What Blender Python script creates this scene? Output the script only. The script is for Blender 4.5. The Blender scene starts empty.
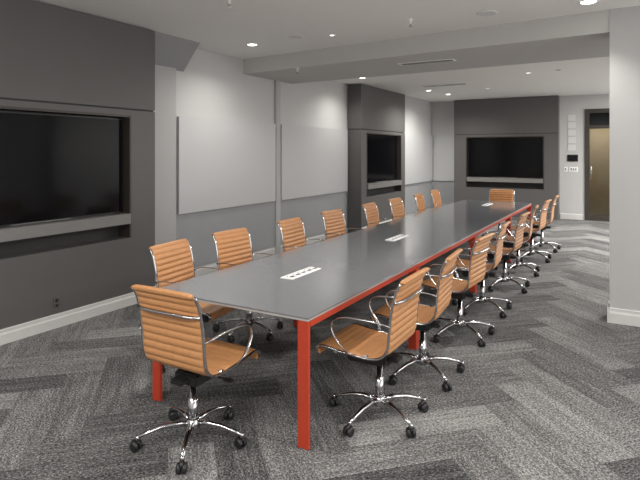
import bpy, bmesh, math, random
from mathutils import Vector, Matrix
PI = math.pi
rnd = random.Random(7)
C = bpy.context.scene.collection
scn = bpy.context.scene

# ------------------------------------------------------------ camera, world, exposure
cam_d = bpy.data.cameras.new('camera'); cam = bpy.data.objects.new('camera', cam_d); C.objects.link(cam)
scn.camera = cam
cam.location = (0, 0, 1.67); cam.rotation_euler = (PI/2, 0, math.radians(30.1))
cam_d.sensor_width = 36; cam_d.lens = 30.04; cam_d.shift_y = -88/640
cam_d.clip_start = .05; cam_d.clip_end = 100
w = bpy.data.worlds.new('world'); scn.world = w; w.use_nodes = True
w.node_tree.nodes['Background'].inputs[0].default_value = (1, .985, .96, 1)
w.node_tree.nodes['Background'].inputs[1].default_value = 3.3     # soft ambient light entering through the added openings on the right
scn.view_settings.view_transform = 'Standard'; scn.view_settings.look = 'None'
scn.view_settings.gamma = 1; scn.view_settings.use_curve_mapping = False
scn.view_settings.exposure = -0.38

CEIL = 3.07
def area_light(name, loc, sx, sy, power, rot=(0, 0, 0), col=(1, .97, .93)):
    l = bpy.data.lights.new(name, 'AREA'); l.shape = 'RECTANGLE'; l.size = sx; l.size_y = sy
    l.energy = power; l.color = col
    o = bpy.data.objects.new(name, l); C.objects.link(o); o.location = loc; o.rotation_euler = rot
    return o
# unseen fill lights added behind and beside the camera and right of the far end
area_light('added_fill_light', (-1.6, -.6, CEIL-.03), 3.2, .6, 190)
area_light('added_fill_light', (1.6, 3.2, CEIL-.03), .6, 2.4, 85)
area_light('added_fill_light', (1.4, 11.0, CEIL-.03), .9, 5.5, 560)

# ------------------------------------------------------------ materials
def nodes(m): return m.node_tree.nodes, m.node_tree.links
def mat(name, col, rough=.5, metal=0., spec=.5, noise=0., nscale=8., bump=0., coat=0.):
    m = bpy.data.materials.new(name); m.use_nodes = True
    n, l = nodes(m); b = n['Principled BSDF']
    b.inputs['Base Color'].default_value = (*col, 1); b.inputs['Roughness'].default_value = rough
    b.inputs['Metallic'].default_value = metal; b.inputs['Specular IOR Level'].default_value = spec
    b.inputs['Coat Weight'].default_value = coat
    tc = n.new('ShaderNodeTexCoord'); nt = n.new('ShaderNodeTexNoise')
    nt.inputs['Scale'].default_value = nscale; nt.inputs['Detail'].default_value = 6
    l.new(tc.outputs['Object'], nt.inputs['Vector'])
    mx = n.new('ShaderNodeMix'); mx.data_type = 'RGBA'
    mx.inputs[6].default_value = (*[c*(1-noise) for c in col], 1)
    mx.inputs[7].default_value = (*[min(1, c*(1+noise)) for c in col], 1)
    l.new(nt.outputs['Fac'], mx.inputs[0]); l.new(mx.outputs[2], b.inputs['Base Color'])
    if bump:
        bp = n.new('ShaderNodeBump'); bp.inputs['Strength'].default_value = bump; bp.inputs['Distance'].default_value = .002
        l.new(nt.outputs['Fac'], bp.inputs['Height']); l.new(bp.outputs['Normal'], b.inputs['Normal'])
    return m
def emit(name, col, s):
    m = bpy.data.materials.new(name); m.use_nodes = True
    b = m.node_tree.nodes['Principled BSDF']; b.inputs['Base Color'].default_value = (*col, 1)
    b.inputs['Emission Color'].default_value = (*col, 1); b.inputs['Emission Strength'].default_value = s
    return m
M = dict(
    wall=mat('wall_paint', (.53, .53, .528), .7, noise=.02, nscale=3), wallshade=mat('wall_paint_shaded', (.47, .47, .468), .7, noise=.02), beam=mat('beam_paint_shaded', (.55, .54, .525), .8, noise=.02), strip1=mat('pale_grey_strip', (.42, .42, .42), .6),  # front right wall and beam colours darkened to stand in for weaker light
    ceil=mat('ceiling_paint', (.86, .845, .825), .85, noise=.02, nscale=2),
    wainscot=mat('grey_wall_panel', (.31, .318, .33), .6, noise=.04, nscale=5),
    strip=mat('grey_painted_strip', (.30, .30, .30), .6, noise=.03),
    laminate=mat('charcoal_laminate', (.105, .101, .099), .5, noise=.06, nscale=4),
    rail=mat('grey_laminate_rail', (.20, .196, .19), .4, noise=.04),
    dark=mat('dark_recess', (.03, .029, .028), .6, noise=.1),
    base=mat('baseboard_paint', (.62, .61, .60), .5, noise=.05, nscale=14),
    board=mat('white_back_painted_glass', (.50, .505, .51), .35, noise=.01, nscale=2),
    boardedge=mat('whiteboard_edge', (.45, .45, .45), .4),
    screen=mat('black_screen', (.004, .004, .005), .12, spec=.22),
    bezel=mat('black_bezel', (.012, .012, .012), .35),
    leather=mat('tan_leather', (.49, .235, .095), .40, noise=.14, nscale=30, bump=.15),
    leatherback=mat('tan_leather_back', (.47, .19, .06), .45, noise=.12, nscale=30, bump=.15),
    chrome=mat('polished_aluminium', (.52, .52, .53), .15, 1.0),
    blackp=mat('black_plastic', (.014, .014, .015), .4, noise=.1),
    red=mat('red_lacquer', (.46, .048, .020), .38, noise=.05),
    edge=mat('table_light_edge', (.42, .41, .40), .35, noise=.05),
    under=mat('table_underside', (.05, .05, .052), .6),
    white=mat('white_plastic', (.9, .9, .9), .4), plate=mat('pale_grey_plate', (.68, .68, .675), .4),
    bronze=mat('dark_bronze_frame', (.045, .038, .032), .4, noise=.1),
    beige=mat('beige_curtain_wall', (.36, .30, .19), .8, noise=.12, nscale=6),
    grille=mat('grille_grey', (.16, .16, .155), .6),
    lamp=emit('downlight_glow', (1, .97, .90), 14),
    lampdim=emit('small_downlight_glow', (1, .97, .92), 4),
)
# table top: fine-speckled dark grey, satin
m = mat('speckled_grey_table_top', (.185, .19, .202), .11, noise=.35, nscale=140, spec=1.0); M['top'] = m
# glass
m = bpy.data.materials.new('door_glass'); m.use_nodes = True; n, l = nodes(m)
b = n['Principled BSDF']; b.inputs['Transmission Weight'].default_value = 1; b.inputs['Roughness'].default_value = .02
b.inputs['IOR'].default_value = 1.45; b.inputs['Base Color'].default_value = (.8, .8, .78, 1); M['glass'] = m
# carpet planks
m = bpy.data.materials.new('carpet_planks'); m.use_nodes = True; n, l = nodes(m); b = n['Principled BSDF']
b.inputs['Roughness'].default_value = .95; b.inputs['Specular IOR Level'].default_value = .15
uv = n.new('ShaderNodeUVMap'); uv.uv_map = 'plank'
at = n.new('ShaderNodeAttribute'); at.attribute_name = 'shade'
def noise_uv(sx, sy, detail=3, rough=.6):
    mp = n.new('ShaderNodeMapping'); mp.inputs['Scale'].default_value = (sx, sy, 1); l.new(uv.outputs[0], mp.inputs[0])
    nt = n.new('ShaderNodeTexNoise'); nt.inputs['Scale'].default_value = 1; nt.inputs['Detail'].default_value = detail
    nt.inputs['Roughness'].default_value = rough; l.new(mp.outputs[0], nt.inputs['Vector']); return nt.outputs['Fac']
def mth(op, a, b_=None, clamp=False):
    q = n.new('ShaderNodeMath'); q.operation = op; q.use_clamp = clamp
    for i, v in enumerate((a, b_)):
        if v is None: continue
        if isinstance(v, (int, float)): q.inputs[i].default_value = v
        else: l.new(v, q.inputs[i])
    return q.outputs[0]
sep = n.new('ShaderNodeSeparateColor'); l.new(at.outputs['Color'], sep.inputs[0])
streak = noise_uv(1.2, 26, 4, .65)          # streaks along the plank
speck = noise_uv(60, 90, 3, .9)            # tufts
blot = noise_uv(5, 9, 3, .6)
s = mth('ADD', mth('MULTIPLY', mth('SUBTRACT', streak, .5), .62), mth('MULTIPLY', mth('SUBTRACT', speck, .5), 2.9))
s = mth('ADD', s, mth('MULTIPLY', mth('SUBTRACT', blot, .5), .30))
s = mth('ADD', s, mth('MULTIPLY', mth('SUBTRACT', sep.outputs[0], .5), .42))
s = mth('ADD', s, .45, True)
cr = n.new('ShaderNodeValToRGB'); l.new(s, cr.inputs[0])
e = cr.color_ramp.elements; e[0].position = 0.0; e[0].color = (.015, .015, .016, 1); e[1].position = 1; e[1].color = (.47, .465, .455, 1)
q = e.new(.45); q.color = (.118, .117, .117, 1)
l.new(cr.outputs[0], b.inputs['Base Color'])
bp = n.new('ShaderNodeBump'); bp.inputs['Strength'].default_value = .5; bp.inputs['Distance'].default_value = .004
l.new(speck, bp.inputs['Height']); l.new(bp.outputs[0], b.inputs['Normal'])
M['carpet'] = m

# ------------------------------------------------------------ helpers
def bm_new(): return bmesh.new()
def add_box(bm, x0, x1, y0, y1, z0, z1, bev=0.):
    vs = [bm.verts.new(p) for p in ((x0,y0,z0),(x1,y0,z0),(x1,y1,z0),(x0,y1,z0),(x0,y0,z1),(x1,y0,z1),(x1,y1,z1),(x0,y1,z1))]
    fs = [bm.faces.new([vs[i] for i in f]) for f in ((0,3,2,1),(4,5,6,7),(0,1,5,4),(1,2,6,5),(2,3,7,6),(3,0,4,7))]
    if bev:
        es = list({e for f in fs for e in f.edges})
        bmesh.ops.bevel(bm, geom=es, offset=bev, segments=2, affect='EDGES')
def add_tube(bm, pts, r, seg=10, flat=1., cap=True, up=Vector((0, 0, 1))):
    """sweep; r a number or list; flat scales the second cross-section axis"""
    pts = [Vector(p) for p in pts]; rings = []
    prev = None
    for i, p in enumerate(pts):
        t = (pts[min(i+1, len(pts)-1)] - pts[max(i-1, 0)]).normalized()
        a = up.cross(t)
        if a.length < 1e-3: a = prev.copy() if prev else Vector((1, 0, 0)).cross(t)
        a.normalize()
        if prev and a.dot(prev) < 0: a = -a
        prev = a; bb = t.cross(a).normalized()
        ri = r[i] if isinstance(r, (list, tuple)) else r
        rings.append([bm.verts.new(p + a*math.cos(2*PI*k/seg)*ri + bb*math.sin(2*PI*k/seg)*ri*flat) for k in range(seg)])
    for i in range(len(rings)-1):
        for k in range(seg):
            f = bm.faces.new([rings[i][k], rings[i][(k+1) % seg], rings[i+1][(k+1) % seg], rings[i+1][k]]); f.smooth = True
    if cap: bm.faces.new(rings[0][::-1]); bm.faces.new(rings[-1])
def add_lathe(bm, prof, c=(0, 0, 0), seg=20, axis='Z'):
    rings = []
    for r, z in prof:
        ring = []
        for k in range(seg):
            a = 2*PI*k/seg; p = (r*math.cos(a), r*math.sin(a), z)
            if axis == 'X': p = (z, p[0], p[1])
            if axis == 'Y': p = (p[0], z, p[1])
            ring.append(bm.verts.new((p[0]+c[0], p[1]+c[1], p[2]+c[2])))
        rings.append(ring)
    for i in range(len(rings)-1):
        for k in range(seg):
            f = bm.faces.new([rings[i][k], rings[i][(k+1) % seg], rings[i+1][(k+1) % seg], rings[i+1][k]]); f.smooth = True
    bm.faces.new(rings[0][::-1]); bm.faces.new(rings[-1])
def add_prism(bm, poly, axis, a0, a1):
    """poly of 2D points; axis 'Y': (x,z) extruded along y; 'X': (y,z)"""
    def P(p, a): return (p[0], a, p[1]) if axis == 'Y' else (a, p[0], p[1])
    A = [bm.verts.new(P(p, a0)) for p in poly]; B = [bm.verts.new(P(p, a1)) for p in poly]
    bm.faces.new(A); bm.faces.new(B[::-1])
    for i in range(len(poly)):
        j = (i+1) % len(poly); bm.faces.new([A[j], A[i], B[i], B[j]])
def obj(name, bm, mt, parent=None, sharp=None):
    bmesh.ops.recalc_face_normals(bm, faces=bm.faces[:])
    me = bpy.data.meshes.new(name); bm.to_mesh(me); bm.free(); me.materials.append(mt)
    o = bpy.data.objects.new(name, me); C.objects.link(o)
    if parent: o.parent = parent
    return o
def tag(o, label, cat, group=None):
    o['label'] = label; o['category'] = cat
    if group: o['group'] = group
    return o
def thing(name, label, cat, loc=(0, 0, 0), rz=0, group=None):
    o = bpy.data.objects.new(name, None); C.objects.link(o); o.empty_display_size = .1
    o.location = loc; o.rotation_euler = (0, 0, rz); return tag(o, label, cat, group)
def struct(name, bm, mt, parent=None):
    o = obj(name, bm, mt, parent)
    if not parent: o['kind'] = 'structure'
    return o
def box(*a, bev=0.):
    bm = bm_new(); add_box(bm, *a, bev=bev); return bm
def dup(root, loc, rz, label=None, group=None):
    r = root.copy(); C.objects.link(r); r.location = loc; r.rotation_euler = (0, 0, rz)
    if label: r['label'] = label
    if group: r['group'] = group
    for ch in list(root.children):
        c = ch.copy(); C.objects.link(c); c.parent = r
        for g in list(ch.children):
            d = g.copy(); C.objects.link(d); d.parent = c
    return r

# ------------------------------------------------------------ the room
LW = -5.05          # left wall plane
BX = -4.72          # front of the dark media bays
FY = 14.6           # far wall
RX = 3.2
BACKY = -1.6
# floor of herringbone carpet planks
bm = bm_new(); uvl = bm.loops.layers.uv.new('plank'); cl = bm.loops.layers.float_color.new('shade')
W_, N_ = .25, 4; ang = PI/4; ca, sa = math.cos(ang), math.sin(ang)
def cellpt(u, v): return ((u*ca - v*sa)*W_ - 2.78, (u*sa + v*ca)*W_ + 2.0)
seen = set()
for i in range(-60, 90):
    for j in range(-60, 90):
        s_ = (i - j) % (2*N_)
        if s_ < N_: key = ('h', i - s_, j)
        else: key = ('v', i, j - (2*N_-1-s_))
        if key in seen: continue
        seen.add(key)
        k, a, c = key
        q = [(a, c), (a+N_, c), (a+N_, c+1), (a, c+1)] if k == 'h' else [(a, c), (a+1, c), (a+1, c+N_), (a, c+N_)]
        P = [cellpt(*t) for t in q]
        if max(p[0] for p in P) < LW-.2 or min(p[0] for p in P) > RX+.2 or max(p[1] for p in P) < BACKY-.2 or min(p[1] for p in P) > FY+.2: continue
        f = bm.faces.new([bm.verts.new((p[0], p[1], 0)) for p in P])
        ou, ov = rnd.random()*60, rnd.random()*60; sh = min(1, max(0, rnd.gauss(.5, .19)))
        L = [(0, 0), (1, 0), (1, .25), (0, .25)] if k == 'h' else [(0, 0), (0, .25), (1, .25), (1, 0)]
        for lp, t in zip(f.loops, L): lp[uvl].uv = (t[0]+ou, t[1]+ov); lp[cl] = (sh, sh, sh, 1)
for co, no in (((LW-.1, 0, 0), (-1, 0, 0)), ((RX+.1, 0, 0), (1, 0, 0)), ((0, BACKY, 0), (0, -1, 0)), ((0, FY+.1, 0), (0, 1, 0))):
    bmesh.ops.bisect_plane(bm, geom=bm.verts[:]+bm.edges[:]+bm.faces[:], plane_co=co, plane_no=no, clear_outer=True)
bmesh.ops.recalc_face_normals(bm, faces=bm.faces[:])
for f in bm.faces:
    if f.normal.z < 0: f.normal_flip()
me = bpy.data.meshes.new('floor'); bm.to_mesh(me); bm.free(); me.materials.append(M['carpet'])
fl = bpy.data.objects.new('floor', me); C.objects.link(fl); fl['kind'] = 'structure'

struct('ceiling', box(LW-.15, RX+.15, BACKY, FY+.15, CEIL, CEIL+.12), M['ceil'])
struct('wall_left', box(LW-.15, LW, BACKY, FY+.15, 0, CEIL), M['wall'])
struct('wall_left_far', box(LW, -4.82, 12.28, FY, 0, CEIL), M['wall'])
# far wall with the glass door's opening
D0, D1, DZ = -.95, -.22, 2.72
bm = bm_new(); add_box(bm, LW-.15, D0, FY, FY+.15, 0, CEIL); add_box(bm, D1, RX+.15, FY, FY+.15, 0, CEIL); add_box(bm, D0, D1, FY, FY+.15, DZ, CEIL)
struct('wall_far', bm, M['wall'])
struct('wall_right', box(RX, RX+.15, 6.25, 11.3, 0, CEIL), M['wall'])
def added_window(name, pts, horizontal_axis):
    bm = bm_new()
    (x0, y0), (x1, y1), n_ = pts
    for k in range(n_+1):
        x = x0+(x1-x0)*k/n_; y = y0+(y1-y0)*k/n_; add_box(bm, x-.035, x+.035, y-.035, y+.035, 0, CEIL)
    for z in (0, CEIL-.08):
        if horizontal_axis == 'X': add_box(bm, x0, x1, y0-.03, y0+.03, z, z+.08)
        else: add_box(bm, x0-.03, x0+.03, y0, y1, z, z+.08)
    return struct(name, bm, M['bronze'])
added_window('added_window_1', ((RX+.08, BACKY+.1), (RX+.08, 5.9), 5), 'Y')  # unseen window walls, added so world light reaches the room
added_window('added_window_2', ((RX+.08, 11.35), (RX+.08, FY-.05), 3), 'Y')
struct('wall_back', box(LW-.15, RX+.15, BACKY-.15, BACKY, 0, CEIL), M['wall'])
struct('wall_front_right', box(-.17, RX, 5.96, 6.25, 0, CEIL), M['wallshade'])
# dropped beam over the table
bm = bm_new()
vs = [[bm.verts.new((x, y, z)) for x, y in ((LW, 6.40), (-.17, 5.97), (RX, 5.97), (RX, 7.5), (-.17, 7.5), (LW, 7.75))] for z in (2.85, CEIL)]
bm.faces.new(vs[0][::-1]); bm.faces.new(vs[1])
for i in range(6): bm.faces.new([vs[0][i], vs[0][(i+1) % 6], vs[1][(i+1) % 6], vs[1][i]])
struct('ceiling_beam', bm, M['beam'])
# sloped bulkhead beside the near bay
bm = bm_new(); add_prism(bm, [(LW, 2.72), (LW, CEIL), (-4.76, CEIL)], 'Y', 4.37, 5.15)
struct('ceiling_bulkhead', bm, M['strip'])
# grey strips and lower wall panels
struct('trim_1', box(LW, LW+.03, 4.37, 4.99, 0, 2.74), M['strip1'])
struct('trim_2', box(LW, LW+.045, 7.21, 7.33, 0, CEIL), M['strip1'])
for k, (y0, y1) in enumerate(((4.99, 7.21), (7.33, 9.80))):
    struct('trim_%d' % (k+3), box(LW, LW+.02, y0, y1, .12, .86, bev=.004), M['wainscot'])
struct('trim_5', box(-4.82, -4.80, 12.3, FY, .12, .86), M['wainscot'])
struct('trim_6', box(-4.80, -4.10, FY-.02, FY, .12, .86), M['wainscot'])
def baseboard(name, y0, y1, x):
    bm = bm_new(); add_prism(bm, [(x, 0), (x+.022, 0), (x+.022, .085), (x+.014, .10), (x+.014, .125), (x, .13)], 'Y', y0, y1); return bm
struct('baseboard_left_near', baseboard('b', 1.2, 4.37, BX), M['base'])
struct('baseboard_left', baseboard('b', 4.37, 9.80, LW), M['base'])
struct('baseboard_left_middle', baseboard('b', 9.82, 12.26, BX), M['base'])
bm = bm_new(); add_prism(bm, [(5.96, 0), (5.938, 0), (5.938, .095), (5.946, .115), (5.946, .14), (5.96, .145)], 'X', -.17, RX)
struct('baseboard_front_right', bm, M['base'])
struct('baseboard_front_right_end', box(-.19, -.17, 5.94, 6.25, 0, .14), M['base'])
bm = bm_new(); add_prism(bm, [(FY, 0), (FY-.022, 0), (FY-.022, .12), (FY, .14)], 'X', -1.5, D0-.05)
struct('baseboard_far', bm, M['base'])

# ------------------------------------------------------------ media bays: built-in dark laminate units with a screen
def media_unit(label, y0, y1, group='built-in media units'):
    """built along +x local: local X runs along the wall, local -Y faces the room; width y1-y0"""
    Wd = y1 - y0; D = .31; h = CEIL-.01
    t = thing('media_unit', label, 'media wall unit', group=group)
    a, b = Wd/2 - .97, Wd/2 + .97       # opening edges
    Z0, Z1, ZS, ZG = .735, 2.07, .89, 2.14
    obj('lower_panel', box(0, Wd, -D, 0, 0, Z0), M['laminate'], t)
    bm = bm_new()
    add_box(bm, 0, a, -D, 0, Z0, ZG-.012); add_box(bm, b, Wd, -D, 0, Z0, ZG-.012); add_box(bm, a, b, -D, 0, Z1, ZG-.012)
    obj('screen_surround', bm, M['laminate'], t)
    obj('shadow_groove', box(.01, Wd-.01, -D+.015, 0, ZG-.012, ZG+.006), M['dark'], t)
    obj('upper_panel', box(0, Wd, -D, 0, ZG+.006, h), M['laminate'], t)
    obj('recess_back', box(a, b, -D+.17, 0, Z0, Z1), M['dark'], t)
    bm = bm_new()
    fr = .022
    for bb in ((a, a+fr, Z0, Z1), (b-fr, b, Z0, Z1), (a+fr, b-fr, Z1-fr, Z1)):
        add_box(bm, bb[0], bb[1], -D-.006, -D+.17, bb[2], bb[3])
    obj('opening_frame', bm, M['bronze'], t)
    obj('equipment_rail', box(a+fr, b-fr, -D-.03, -D+.16, ZS, 1.0, bev=.004), M['rail'], t)
    return t, a, b
def television(label, t, a, b):
    c = (a+b)/2
    tv = thing('television', label, 'television', group='wall-mounted televisions')
    bm = bm_new(); add_box(bm, c-.935, c+.935, -.225, -.165, 1.005, 2.035, bev=.006)
    obj('housing', bm, M['bezel'], tv)
    obj('screen', box(c-.920, c+.920, -.2275, -.2245, 1.022, 2.02), M['screen'], tv)
    obj('speaker_bar', box(c-.30, c+.30, -.232, -.225, 1.007, 1.016), M['grille'], tv)
    return tv
R90 = PI/2
units = []
def bay(label, tvlabel, loc, rz, Wd):
    t, a, b = media_unit(label, 0, Wd); t.location = loc; t.rotation_euler.z = rz
    tv = television(tvlabel, t, a, b); tv.location = loc; tv.rotation_euler.z = rz
    return t
# on the left wall the unit's -Y (front) must face +X: rotate +90 deg; local X then runs along +Y
XL = BX - .31
bay('dark grey built-in wall unit at the left edge, nearest the viewer', 'large black television in the nearest wall unit, cut off by the left picture edge',
    (XL, 1.74, 0), R90, 2.62)
bay('grey built-in wall unit halfway down the left wall, behind the middle chairs', 'black television on the left wall halfway down the room',
    (XL, 9.82, 0), R90, 2.44)
bay('dark grey built-in unit on the far end wall', 'black television on the far end wall facing down the table', (-4.10, FY, 0), 0, 2.58)

# whiteboards
def whiteboard(label, loc, rz, wdt, z0=.87, z1=2.13):
    t = thing('whiteboard', label, 'whiteboard', loc, rz, 'white wall boards')
    obj('glass_face', box(0, wdt, -.050, -.045, z0, z1), M['board'], t)
    obj('backing', box(.004, wdt-.004, -.045, -.003, z0+.004, z1-.004), M['boardedge'], t)
    return t
whiteboard('wide white wall board right of the nearest television, above the near chairs', (LW, 5.02, 0), R90, 2.16)
whiteboard('white wall board just before the middle wall unit', (LW, 7.36, 0), R90, 2.40)
whiteboard('narrow white board on the left wall past the middle unit', (-4.82, 12.32, 0), R90, 2.22)
whiteboard('narrow white board on the far wall left of the dark unit', (-4.76, FY, 0), 0, .64)

# outlet on the near bay
o = thing('wall_outlet', 'small dark outlet plate low on the nearest wall unit just above the baseboard', 'outlet', (BX, 3.14, .235))
obj('cover_plate', box(0, .006, -.035, .035, -.055, .055, bev=.002), M['laminate'], o)
bm = bm_new(); add_box(bm, .006, .008, -.015, .015, .008, .038); add_box(bm, .006, .008, -.015, .015, -.04, -.01)
obj('socket_face', bm, M['blackp'], o)

# ------------------------------------------------------------ door, corridor, controls on the far wall
bm = bm_new(); fw = .10
for bb in ((D0, D0+fw, 0, DZ), (D1-fw, D1, 0, DZ), (D0+fw, D1-fw, DZ-.10, DZ), (D0+fw, D1-fw, 2.24, 2.32), (D0+fw, D1-fw, 0, .10)):
    add_box(bm, bb[0], bb[1], FY-.03, FY+.10, bb[2], bb[3])
d = struct('door_1', bm, M['bronze'])
obj('door_glass', box(D0+fw, D1-fw, FY+.03, FY+.042, .10, 2.24), M['glass'], d)
obj('transom_panel', box(D0+fw, D1-fw, FY+.02, FY+.04, 2.32, DZ-.10), M['screen'], d)
bm = bm_new(); add_tube(bm, [(D0+.14, FY-.03, .98), (D0+.14, FY-.075, 1.0), (D0+.14, FY-.075, 1.35), (D0+.14, FY-.03, 1.37)], .010)
obj('door_handle', bm, M['chrome'], d)
bm = bm_new()
add_box(bm, D0-.6, D1+.6, 16.3, 16.4, 0, 2.8); add_box(bm, D0-.7, D0-.6, FY+.15, 16.4, 0, 2.8); add_box(bm, D1+.6, D1+.7, FY+.15, 16.4, 0, 2.8); add_box(bm, D0-.7, D1+.7, FY+.15, 16.4, 2.8, 2.9)
struct('wall_corridor', bm, M['beige'])
struct('floor_corridor', box(D0-.6, D1+.6, FY+.15, 16.3, -.05, 0), M['grille'])
area_light('corridor_light', (D0/2+D1/2, 15.5, 2.77),   .5, .5, 28, col=(1, .9, .72))

t = thing('control_panel', 'small black touch control panel on the far wall left of the glass door', 'control panel', (-1.22, FY, 1.52))
obj('housing', box(-.12, .12, -.022, 0, -.085, .085, bev=.004), M['bezel'], t)
obj('screen', box(-.105, .105, -.0235, -.0215, -.065, .065), M['screen'], t)
for k, (x, lab) in enumerate(((-1.38, 'white light switch plate below and left of the black control panel'), (-1.20, 'wide white switch plate directly below the black control panel'))):
    t = thing('light_switch', lab, 'switch', (x, FY, 1.24), 0, 'switch plates on the far wall')
    wd = .045 if k == 0 else .10
    obj('switch_plate', box(-wd, wd, -.008, 0, -.06, .06, bev=.002), M['white'], t)
    bm = bm_new()
    for q in ([0] if k == 0 else [-.05, 0, .05]): add_box(bm, q-.015, q+.015, -.013, -.008, -.03, .03)
    obj('rocker', bm, M['strip'], t)
# column of small square plates
for k in range(5):
    t = tag(obj('wall_plate', box(-.085, .085, -.012, 0, -.075, .075, bev=.003), M['plate']),
            ['topmost', 'second from the top', 'middle', 'second from the bottom', 'lowest'][k] + ' small square white plate in the column above the control panel',
            'wall plate', 'square plates above the control panel')
    t.location = (-1.24, FY, 2.52 - k*.185)

# ------------------------------------------------------------ ceiling fittings
def downlight(label, x, y, z=CEIL, r=.055, power=40, glow='lamp', spot=105, col=(1, .96, .9)):
    t = thing('downlight', label, 'ceiling light', (x, y, z), 0, 'recessed ceiling downlights')
    bm = bm_new(); seg = 24; prof = [(r+.018, -.001), (r+.018, -.006), (r, -.008), (r-.004, -.002)]
    rings = [[bm.verts.new((a*math.cos(2*PI*k/seg), a*math.sin(2*PI*k/seg), c)) for k in range(seg)] for a, c in prof]
    for i in range(len(rings)-1):
        for k in range(seg): bm.faces.new([rings[i][k], rings[i][(k+1) % seg], rings[i+1][(k+1) % seg], rings[i+1][k]])
    obj('trim_ring', bm, M['white'], t)
    bm = bm_new(); add_lathe(bm, [(r-.003, -.004), (r-.003, -.001)], seg=24); obj('lens', bm, M[glow], t)
    if power:
        l = bpy.data.lights.new('downlight_beam', 'SPOT'); l.energy = power*1.15; l.spot_size = math.radians(spot); l.spot_blend = .9
        l.shadow_soft_size = .05; l.color = col
        lo = bpy.data.objects.new('downlight_beam', l); C.objects.link(lo); lo.parent = t; lo.location = (0, 0, -.03)
    return t
downlight('bright round downlight left of centre, washing the nearest white board', -4.25, 5.57, r=.06, power=75, spot=150)
downlight('bright round downlight at the top right, before the white wall', -.33, 5.55, r=.07, power=70)
downlight('small bright downlight above the table just before the ceiling beam', -3.08, 5.6, r=.03, power=25, glow='lampdim')
downlight('downlight beyond the beam washing the second white board', -4.35, 9.1, power=80, spot=150)
downlight('left one of the pair of downlights before the far left corner', -3.95, 11.75, power=160, spot=150)
downlight('right one of the pair of downlights before the far left corner', -3.80, 12.75, power=190, spot=160)
downlight('faint downlight beyond the beam above the far chairs', -1.55, 10.0, r=.04, power=60, glow='lampdim')
downlight('faint downlight near the far end wall above the dark unit', -2.7, 12.0, r=.04, power=30, glow='lampdim')
downlight('downlight hidden behind the front right wall above the aisle', .3, 12.2, power=120)
# unseen downlights added to light the near part of the room
downlight('added unseen downlight above the head of the table', -2.2, 2.6, power=95)
downlight('added unseen downlight above the near right floor', .2, 2.6, power=80)
downlight('added unseen downlight above the near left floor', -3.7, 1.6, power=45)
downlight('added unseen downlight above the near part of the table', -2.2, 3.95, power=90)

def disc(name, label, cat, x, y, z, r, mt):
    t = thing(name, label, cat, (x, y, z))
    bm = bm_new(); add_lathe(bm, [(r, -.001), (r+.004, -.005), (r-.008, -.010), (r-.012, -.007)], seg=24); obj('rim', bm, M['ceil'], t)
    bm = bm_new(); add_lathe(bm, [(r-.014, -.011), (r-.014, -.008)], seg=24); obj('grille', bm, M[mt], t)
disc('ceiling_speaker', 'round grey ceiling speaker between the two left downlights', 'ceiling speaker', -3.5, 5.45, CEIL, .10, 'plate')
disc('ceiling_speaker', 'round grey ceiling speaker above the right side of the table', 'ceiling speaker', -1.24, 5.5, CEIL, .10, 'plate')
disc('smoke_detector', 'small round smoke detector beyond the beam to the right', 'smoke detector', -1.05, 9.9, CEIL, .05, 'rail')
def sprinkler(label, x, y, z):
    t = thing('sprinkler_head', label, 'sprinkler', (x, y, z), 0, 'ceiling sprinklers')
    bm = bm_new(); add_lathe(bm, [(.03, 0), (.03, -.006), (.012, -.012), (.010, -.05)], seg=14); obj('escutcheon', bm, M['white'], t)
    bm = bm_new(); add_lathe(bm, [(.006, -.05), (.006, -.075), (.022, -.077), (.022, -.081)], seg=14); obj('deflector', bm, M['chrome'], t)
sprinkler('sprinkler head on the underside of the beam near the left wall', -4.05, 6.35, 2.85)
sprinkler('sprinkler head in the near ceiling above the table centre', -2.0, 5.35, CEIL)
sprinkler('sprinkler head at the very top of the photo left of centre', -3.16, 3.80, CEIL)
def diffuser(label, x, y, z, w_, d_):
    t = thing('linear_air_diffuser', label, 'air vent', (x, y, z), 0, 'linear ceiling air vents')
    obj('vent_frame', box(-w_/2, w_/2, -d_/2, d_/2, -.008, 0, bev=.002), M['white'], t)
    for s_ in (-1, 1):
        obj('vent_slot', box(-w_/2+.03, w_/2-.03, s_*d_*.2-.018, s_*d_*.2+.018, -.010, -.0075), M['dark'], t)
diffuser('long slotted air vent in the underside of the beam', -2.3, 6.75, 2.85, .75, .16)
diffuser('long slotted air vent in the ceiling beyond the beam before the far downlights', -3.35, 10.95, CEIL, .95, .30)

# ------------------------------------------------------------ conference table
TX0, TX1, TY0, TY1, TZ = -2.79, -1.555, 2.55, 10.40, .74
t = thing('conference_table', 'very long dark grey conference table with red legs and red side rails', 'table', (-2.175, 6.7, 0))
def loc(bm): bmesh.ops.translate(bm, verts=bm.verts[:], vec=(2.175, -6.7, 0)); return bm
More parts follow.
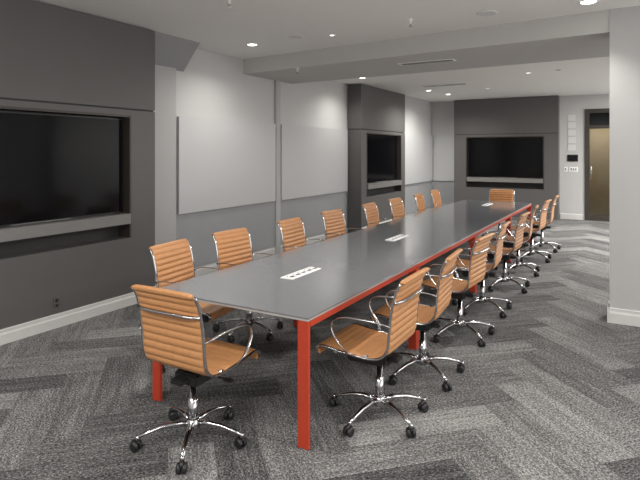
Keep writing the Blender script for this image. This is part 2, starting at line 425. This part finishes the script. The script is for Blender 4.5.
# top in four slabs would be seams only; one slab with hairline joints in a part of its own
obj('tabletop', loc(box(TX0, TX1, TY0, TY1, TZ-.010, TZ, bev=.002)), M['top'], t)
obj('top_edge', loc(box(TX0+.001, TX1-.001, TY0+.001, TY1-.001, TZ-.020, TZ-.010)), M['edge'], t)
obj('underside', loc(box(TX0+.03, TX1-.03, TY0+.08, TY1-.08, TZ-.045, TZ-.020)), M['under'], t)
for x0, x1 in ((TX0+.002, TX0+.03), (TX1-.03, TX1-.002)):
    obj('side_rail', loc(box(x0, x1, TY0+.028, TY1-.03, TZ-.056, TZ-.020)), M['red'], t)
for k in range(5):
    yy = [TY0+.002, 4.30, 6.28, 8.42, TY1-.027][k]; dy = .025 if k in (0, 4) else .09
    for x0 in (TX0+.002, TX1-.072):
        obj('leg', loc(box(x0, x0+.07, yy, yy+dy, 0, TZ-.020 if k in (0, 4) else TZ-.045, bev=.002)), M['red'], t)

# table power modules
grp = 'white socket strips set in the tabletop'
def module(label, y):
    t = thing('table_socket_strip', label, 'socket strip', (-2.175, y, TZ), 0, grp)
    obj('cover_plate', box(-.055, .055, -.21, .21, 0, .006, bev=.002), M['white'], t)
    for k in range(5):
        yy = -.164 + k*.082
        s = obj('socket', box(-.038, .038, yy-.033, yy+.033, .006, .011, bev=.002), M['white'], t)
        bm = bm_new(); add_box(bm, -.02, -.008, yy-.018, yy-.006, .011, .0125); add_box(bm, .010, .034, yy-.022, yy+.022, .011, .0125)
        obj('socket_hole', bm, M['blackp'], s)
module('white strip of sockets nearest the viewer on the dark tabletop', 3.47)
module('white strip of sockets at mid length of the tabletop, between near and farthest strips', 5.42)
module('farthest white strip of sockets near the far end of the tabletop', 9.65)

# ------------------------------------------------------------ chairs
def profile():
    """centre line of the leather sling in (y, z), front edge of seat to top of back"""
    ctl = [(.288, .412), (.305, .435), (.298, .458), (.25, .470), (.16, .458), (.04, .447), (-.06, .445), (-.125, .462), (-.165, .505),
           (-.178, .56), (-.185, .65), (-.198, .75), (-.222, .85), (-.242, .892), (-.256, .915), (-.276, .914)]
    out = []
    P = [Vector((a, b)) for a, b in ctl]
    for i in range(len(P)-1):
        p0 = P[max(i-1, 0)]; p1 = P[i]; p2 = P[i+1]; p3 = P[min(i+2, len(P)-1)]
        for k in range(14):
            u = k/14
            out.append(.5*((2*p1) + (-p0+p2)*u + (2*p0-5*p1+4*p2-p3)*u*u + (-p0+3*p1-3*p2+p3)*u**3))
    out.append(P[-1]); return out
def resample(P, step=.004):
    L = [0]
    for i in range(1, len(P)): L.append(L[-1] + (P[i]-P[i-1]).length)
    n = int(L[-1]/step); out = []; j = 0
    for k in range(n+1):
        s_ = L[-1]*k/n
        while j < len(L)-2 and L[j+1] < s_: j += 1
        u = (s_-L[j])/max(1e-9, L[j+1]-L[j]); out.append(P[j].lerp(P[j+1], min(1, u)))
    return out, L[-1]
PR, PL = resample(profile())
HW = .225
def sling(i0, i1):
    bm = bm_new(); step = PL/(len(PR)-1); pitch = .043
    xs = [-1, -.985, -.93, -.8, -.4, 0, .4, .8, .93, .985, 1]
    top, bot = [], []
    for i in range(i0, i1+1):
        p = PR[i]; tg = (PR[min(i+1, len(PR)-1)] - PR[max(i-1, 0)]).normalized(); nn = Vector((-tg.y, tg.x))
        if nn.y < 0 and i < 60: nn = -nn
        
        s_ = i*step; rib = abs(math.sin(PI*s_/pitch))**.6
        T = .003 + (.0115 if i0 else .0035)*rib
        rt, rb = [], []
        for q in xs:
            e_ = math.sqrt(max(0, 1-abs(q)**14)); hh = .002 + T*e_
            rt.append(bm.verts.new((q*HW, p.x + nn.x*hh, p.y + nn.y*hh)))
            rb.append(bm.verts.new((q*HW, p.x - nn.x*hh, p.y - nn.y*hh)))
        top.append(rt); bot.append(rb)
    for R_ in (top, bot):
        for a in range(len(R_)-1):
            for b_ in range(len(xs)-1):
                f = bm.faces.new([R_[a][b_], R_[a][b_+1], R_[a+1][b_+1], R_[a+1][b_]]); f.smooth = True
    for a in range(len(top)-1):
        for c in (0, -1): bm.faces.new([top[a][c], top[a+1][c], bot[a+1][c], bot[a][c]])
    for a in (0, -1):
        for b_ in range(len(xs)-1): bm.faces.new([top[a][b_], top[a][b_+1], bot[a][b_+1], bot[a][b_]])
    return bm
# index where the seat turns up into the back
isplit = max(range(len(PR)), key=lambda i: -abs(PR[i].x+.14)-abs(PR[i].y-.475))
isplit = round(round(isplit*(PL/(len(PR)-1))/.043)*.043/(PL/(len(PR)-1)))
CG = 'tan leather office chairs round the conference table'
def make_chair():
    t = thing('office_chair', '', 'chair', group=CG)
    obj('seat', sling(0, isplit), M['leather'], t)
    obj('backrest', sling(isplit, len(PR)-1), M['leather'], t)
    for s_ in (-1, 1):
        bm = bm_new(); pts = [(s_*(HW+.008), PR[i].x, PR[i].y) for i in range(6, len(PR)-4, 5)]
        add_tube(bm, pts, .0075, seg=8, flat=1.4, up=Vector((1, 0, 0)))
        obj('side_frame', bm, M['chrome'], t)
        x0, x1 = s_*(HW+.014), s_*(HW+.048)
        path = [(x0, -.186, .655), (x1*.97, -.165, .672), (x1, -.10, .682), (x1, .03, .682), (x1, .12, .672), (x1, .165, .645), (x1, .175, .605), (x1, .150, .55), (x1*.98, .11, .50), (x0, .085, .458)]
        P = [Vector(p) for p in path]; sm = []
        for i in range(len(P)-1):
            a0 = P[max(i-1, 0)]; a1 = P[i]; a2 = P[i+1]; a3 = P[min(i+2, len(P)-1)]
            for k in range(5):
                u = k/5; sm.append(.5*((2*a1)+(-a0+a2)*u+(2*a0-5*a1+4*a2-a3)*u*u+(-a0+3*a1-3*a2+a3)*u**3))
        sm.append(P[-1])
        bm = bm_new(); add_tube(bm, sm, .0105, seg=10, flat=.42, up=Vector((0, .001, 1)))
        obj('armrest', bm, M['chrome'], t)
    # spreader bars: behind the back, under the seat
    bm = bm_new(); add_tube(bm, [(-HW-.006, -.210, .795), (-.18, -.238, .798), (-.1, -.250, .800), (.1, -.250, .800), (.18, -.238, .798), (HW+.006, -.210, .795)], .013, seg=10, flat=.7)
    obj('back_spreader', bm, M['chrome'], t)
    for y in (.17, -.03):
        bm = bm_new(); add_tube(bm, [(-HW-.006, y, .452), (-.16, y, .425), (-.07, y*.7+.02, .405), (.07, y*.7+.02, .405), (.16, y, .425), (HW+.006, y, .452)], .012, seg=8)
        obj('seat_spreader', bm, M['chrome'], t)
    bm = bm_new(); add_box(bm, -.085, .085, -.09, .17, .345, .415, bev=.012); add_box(bm, -.045, .045, -.16, -.08, .37, .40, bev=.008)
    m_ = obj('tilt_mechanism', bm, M['blackp'], t)
    bm = bm_new(); add_tube(bm, [(.06, .02, .385), (.15, .03, .382), (.20, .035, .375)], .006, seg=8); add_box(bm, .185, .245, .02, .052, .368, .382, bev=.004)
    obj('height_lever', bm, M['blackp'], m_)
    BY = -.02
    bm = bm_new(); add_lathe(bm, [(.028, .10), (.028, .25), (.018, .252), (.018, .37)], seg=20); obj('gas_column', bm, M['chrome'], t).location.y = BY
    bm = bm_new(); add_lathe(bm, [(.030, .072), (.042, .080), (.044, .105), (.036, .128), (.029, .134)], seg=24); obj('base_hub', bm, M['chrome'], t).location.y = BY
    for k in range(5):
        a = 2*PI*k/5; c, s_ = math.cos(a), math.sin(a)
        pts = [(.03, .108), (.10, .118), (.18, .112), (.25, .094), (.305, .076)]
        bm = bm_new(); add_tube(bm, [(r*c, r*s_, z) for r, z in pts], [.020, .018, .0155, .0135, .012], seg=12, flat=.75)
        add_lathe(bm, [(.013, .055), (.013, .080), (.008, .086)], c=(.305*c, .305*s_, 0), seg=12)
        g = obj('base_leg', bm, M['chrome'], t); g.location.y = BY
        bm = bm_new(); sw = a + 1.1 + k*.9; u = Vector((math.cos(sw), math.sin(sw), 0)); v = Vector((-u.y, u.x, 0))
        cc = Vector((.305*c, .305*s_, 0)) + v*.012
        for side in (-1, 1):
            prof = [(.020, .004), (.027, .006), (.0285, .012), (.027, .024), (.018, .028)]
            rings = []
            for r, d_ in prof:
                rings.append([bm.verts.new(cc + Vector((0, 0, .029)) + v*(r*math.cos(2*PI*q/18)) + Vector((0, 0, r*math.sin(2*PI*q/18))) + u*(side*d_)) for q in range(18)])
            for i in range(len(rings)-1):
                for q in range(18):
                    f = bm.faces.new([rings[i][q], rings[i][(q+1) % 18], rings[i+1][(q+1) % 18], rings[i+1][q]]); f.smooth = True
            bm.faces.new(rings[0]); bm.faces.new(rings[-1])
        add_tube(bm, [cc + v*-.026 + Vector((0, 0, .045)), cc + Vector((0, 0, .062)), cc + v*.024 + Vector((0, 0, .045))], .011, seg=8)
        add_tube(bm, [cc - u*.012 + Vector((0, 0, .029)), cc + u*.012 + Vector((0, 0, .029))], .010, seg=8)
        obj('caster', bm, M['blackp'], g)
    return t
def swivel(t, deg):
    for ch in t.children:
        if ch.name.split('.')[0] == 'base_leg': ch.rotation_euler.z = math.radians(deg)
chair0 = make_chair()
chair0.location = (-2.185, 2.325, 0); chair0.rotation_euler.z = math.radians(0)
chair0['label'] = 'tan leather office chair at the near end of the table, seen from behind'
ordn = ['nearest', 'second nearest', 'third from the near end', 'fourth from the near end', 'fourth from the far end', 'third from the far end', 'second from the far end', 'farthest']
LY = [3.20, 3.94, 4.94, 5.92, 7.03, 7.97, 9.05, 10.05]
RY = [3.11, 3.87, 4.86, 5.76, 6.84, 7.80, 8.86, 9.82]
swivel(chair0, 15)
for k, y in enumerate(LY):
    c_ = dup(chair0, (-3.00+rnd.uniform(-.02, .02), y, 0), -R90 + math.radians([7, -3, 2, -4, 3, -2, 4, 0][k]),
        'tan leather chair on the left side of the table, ' + ordn[k])
    swivel(c_, rnd.uniform(0, 72))
for k, y in enumerate(RY):
    c_ = dup(chair0, (-1.37+[-.018, 0, .01, 0, .02, .01, .03, .05][k], y, 0), R90 + math.radians([0, 4, -4, 3, -2, 5, -3, 2][k]),
        'tan leather chair on the right side of the table, ' + ordn[k])
    swivel(c_, [-29-90, 33-94, 32-86, 34-93, 36-88, 38-95, 35-87, 30-92][k])
dup(chair0, (-2.18, 10.66, 0), PI, 'tan leather chair at the far head of the table before the far television')
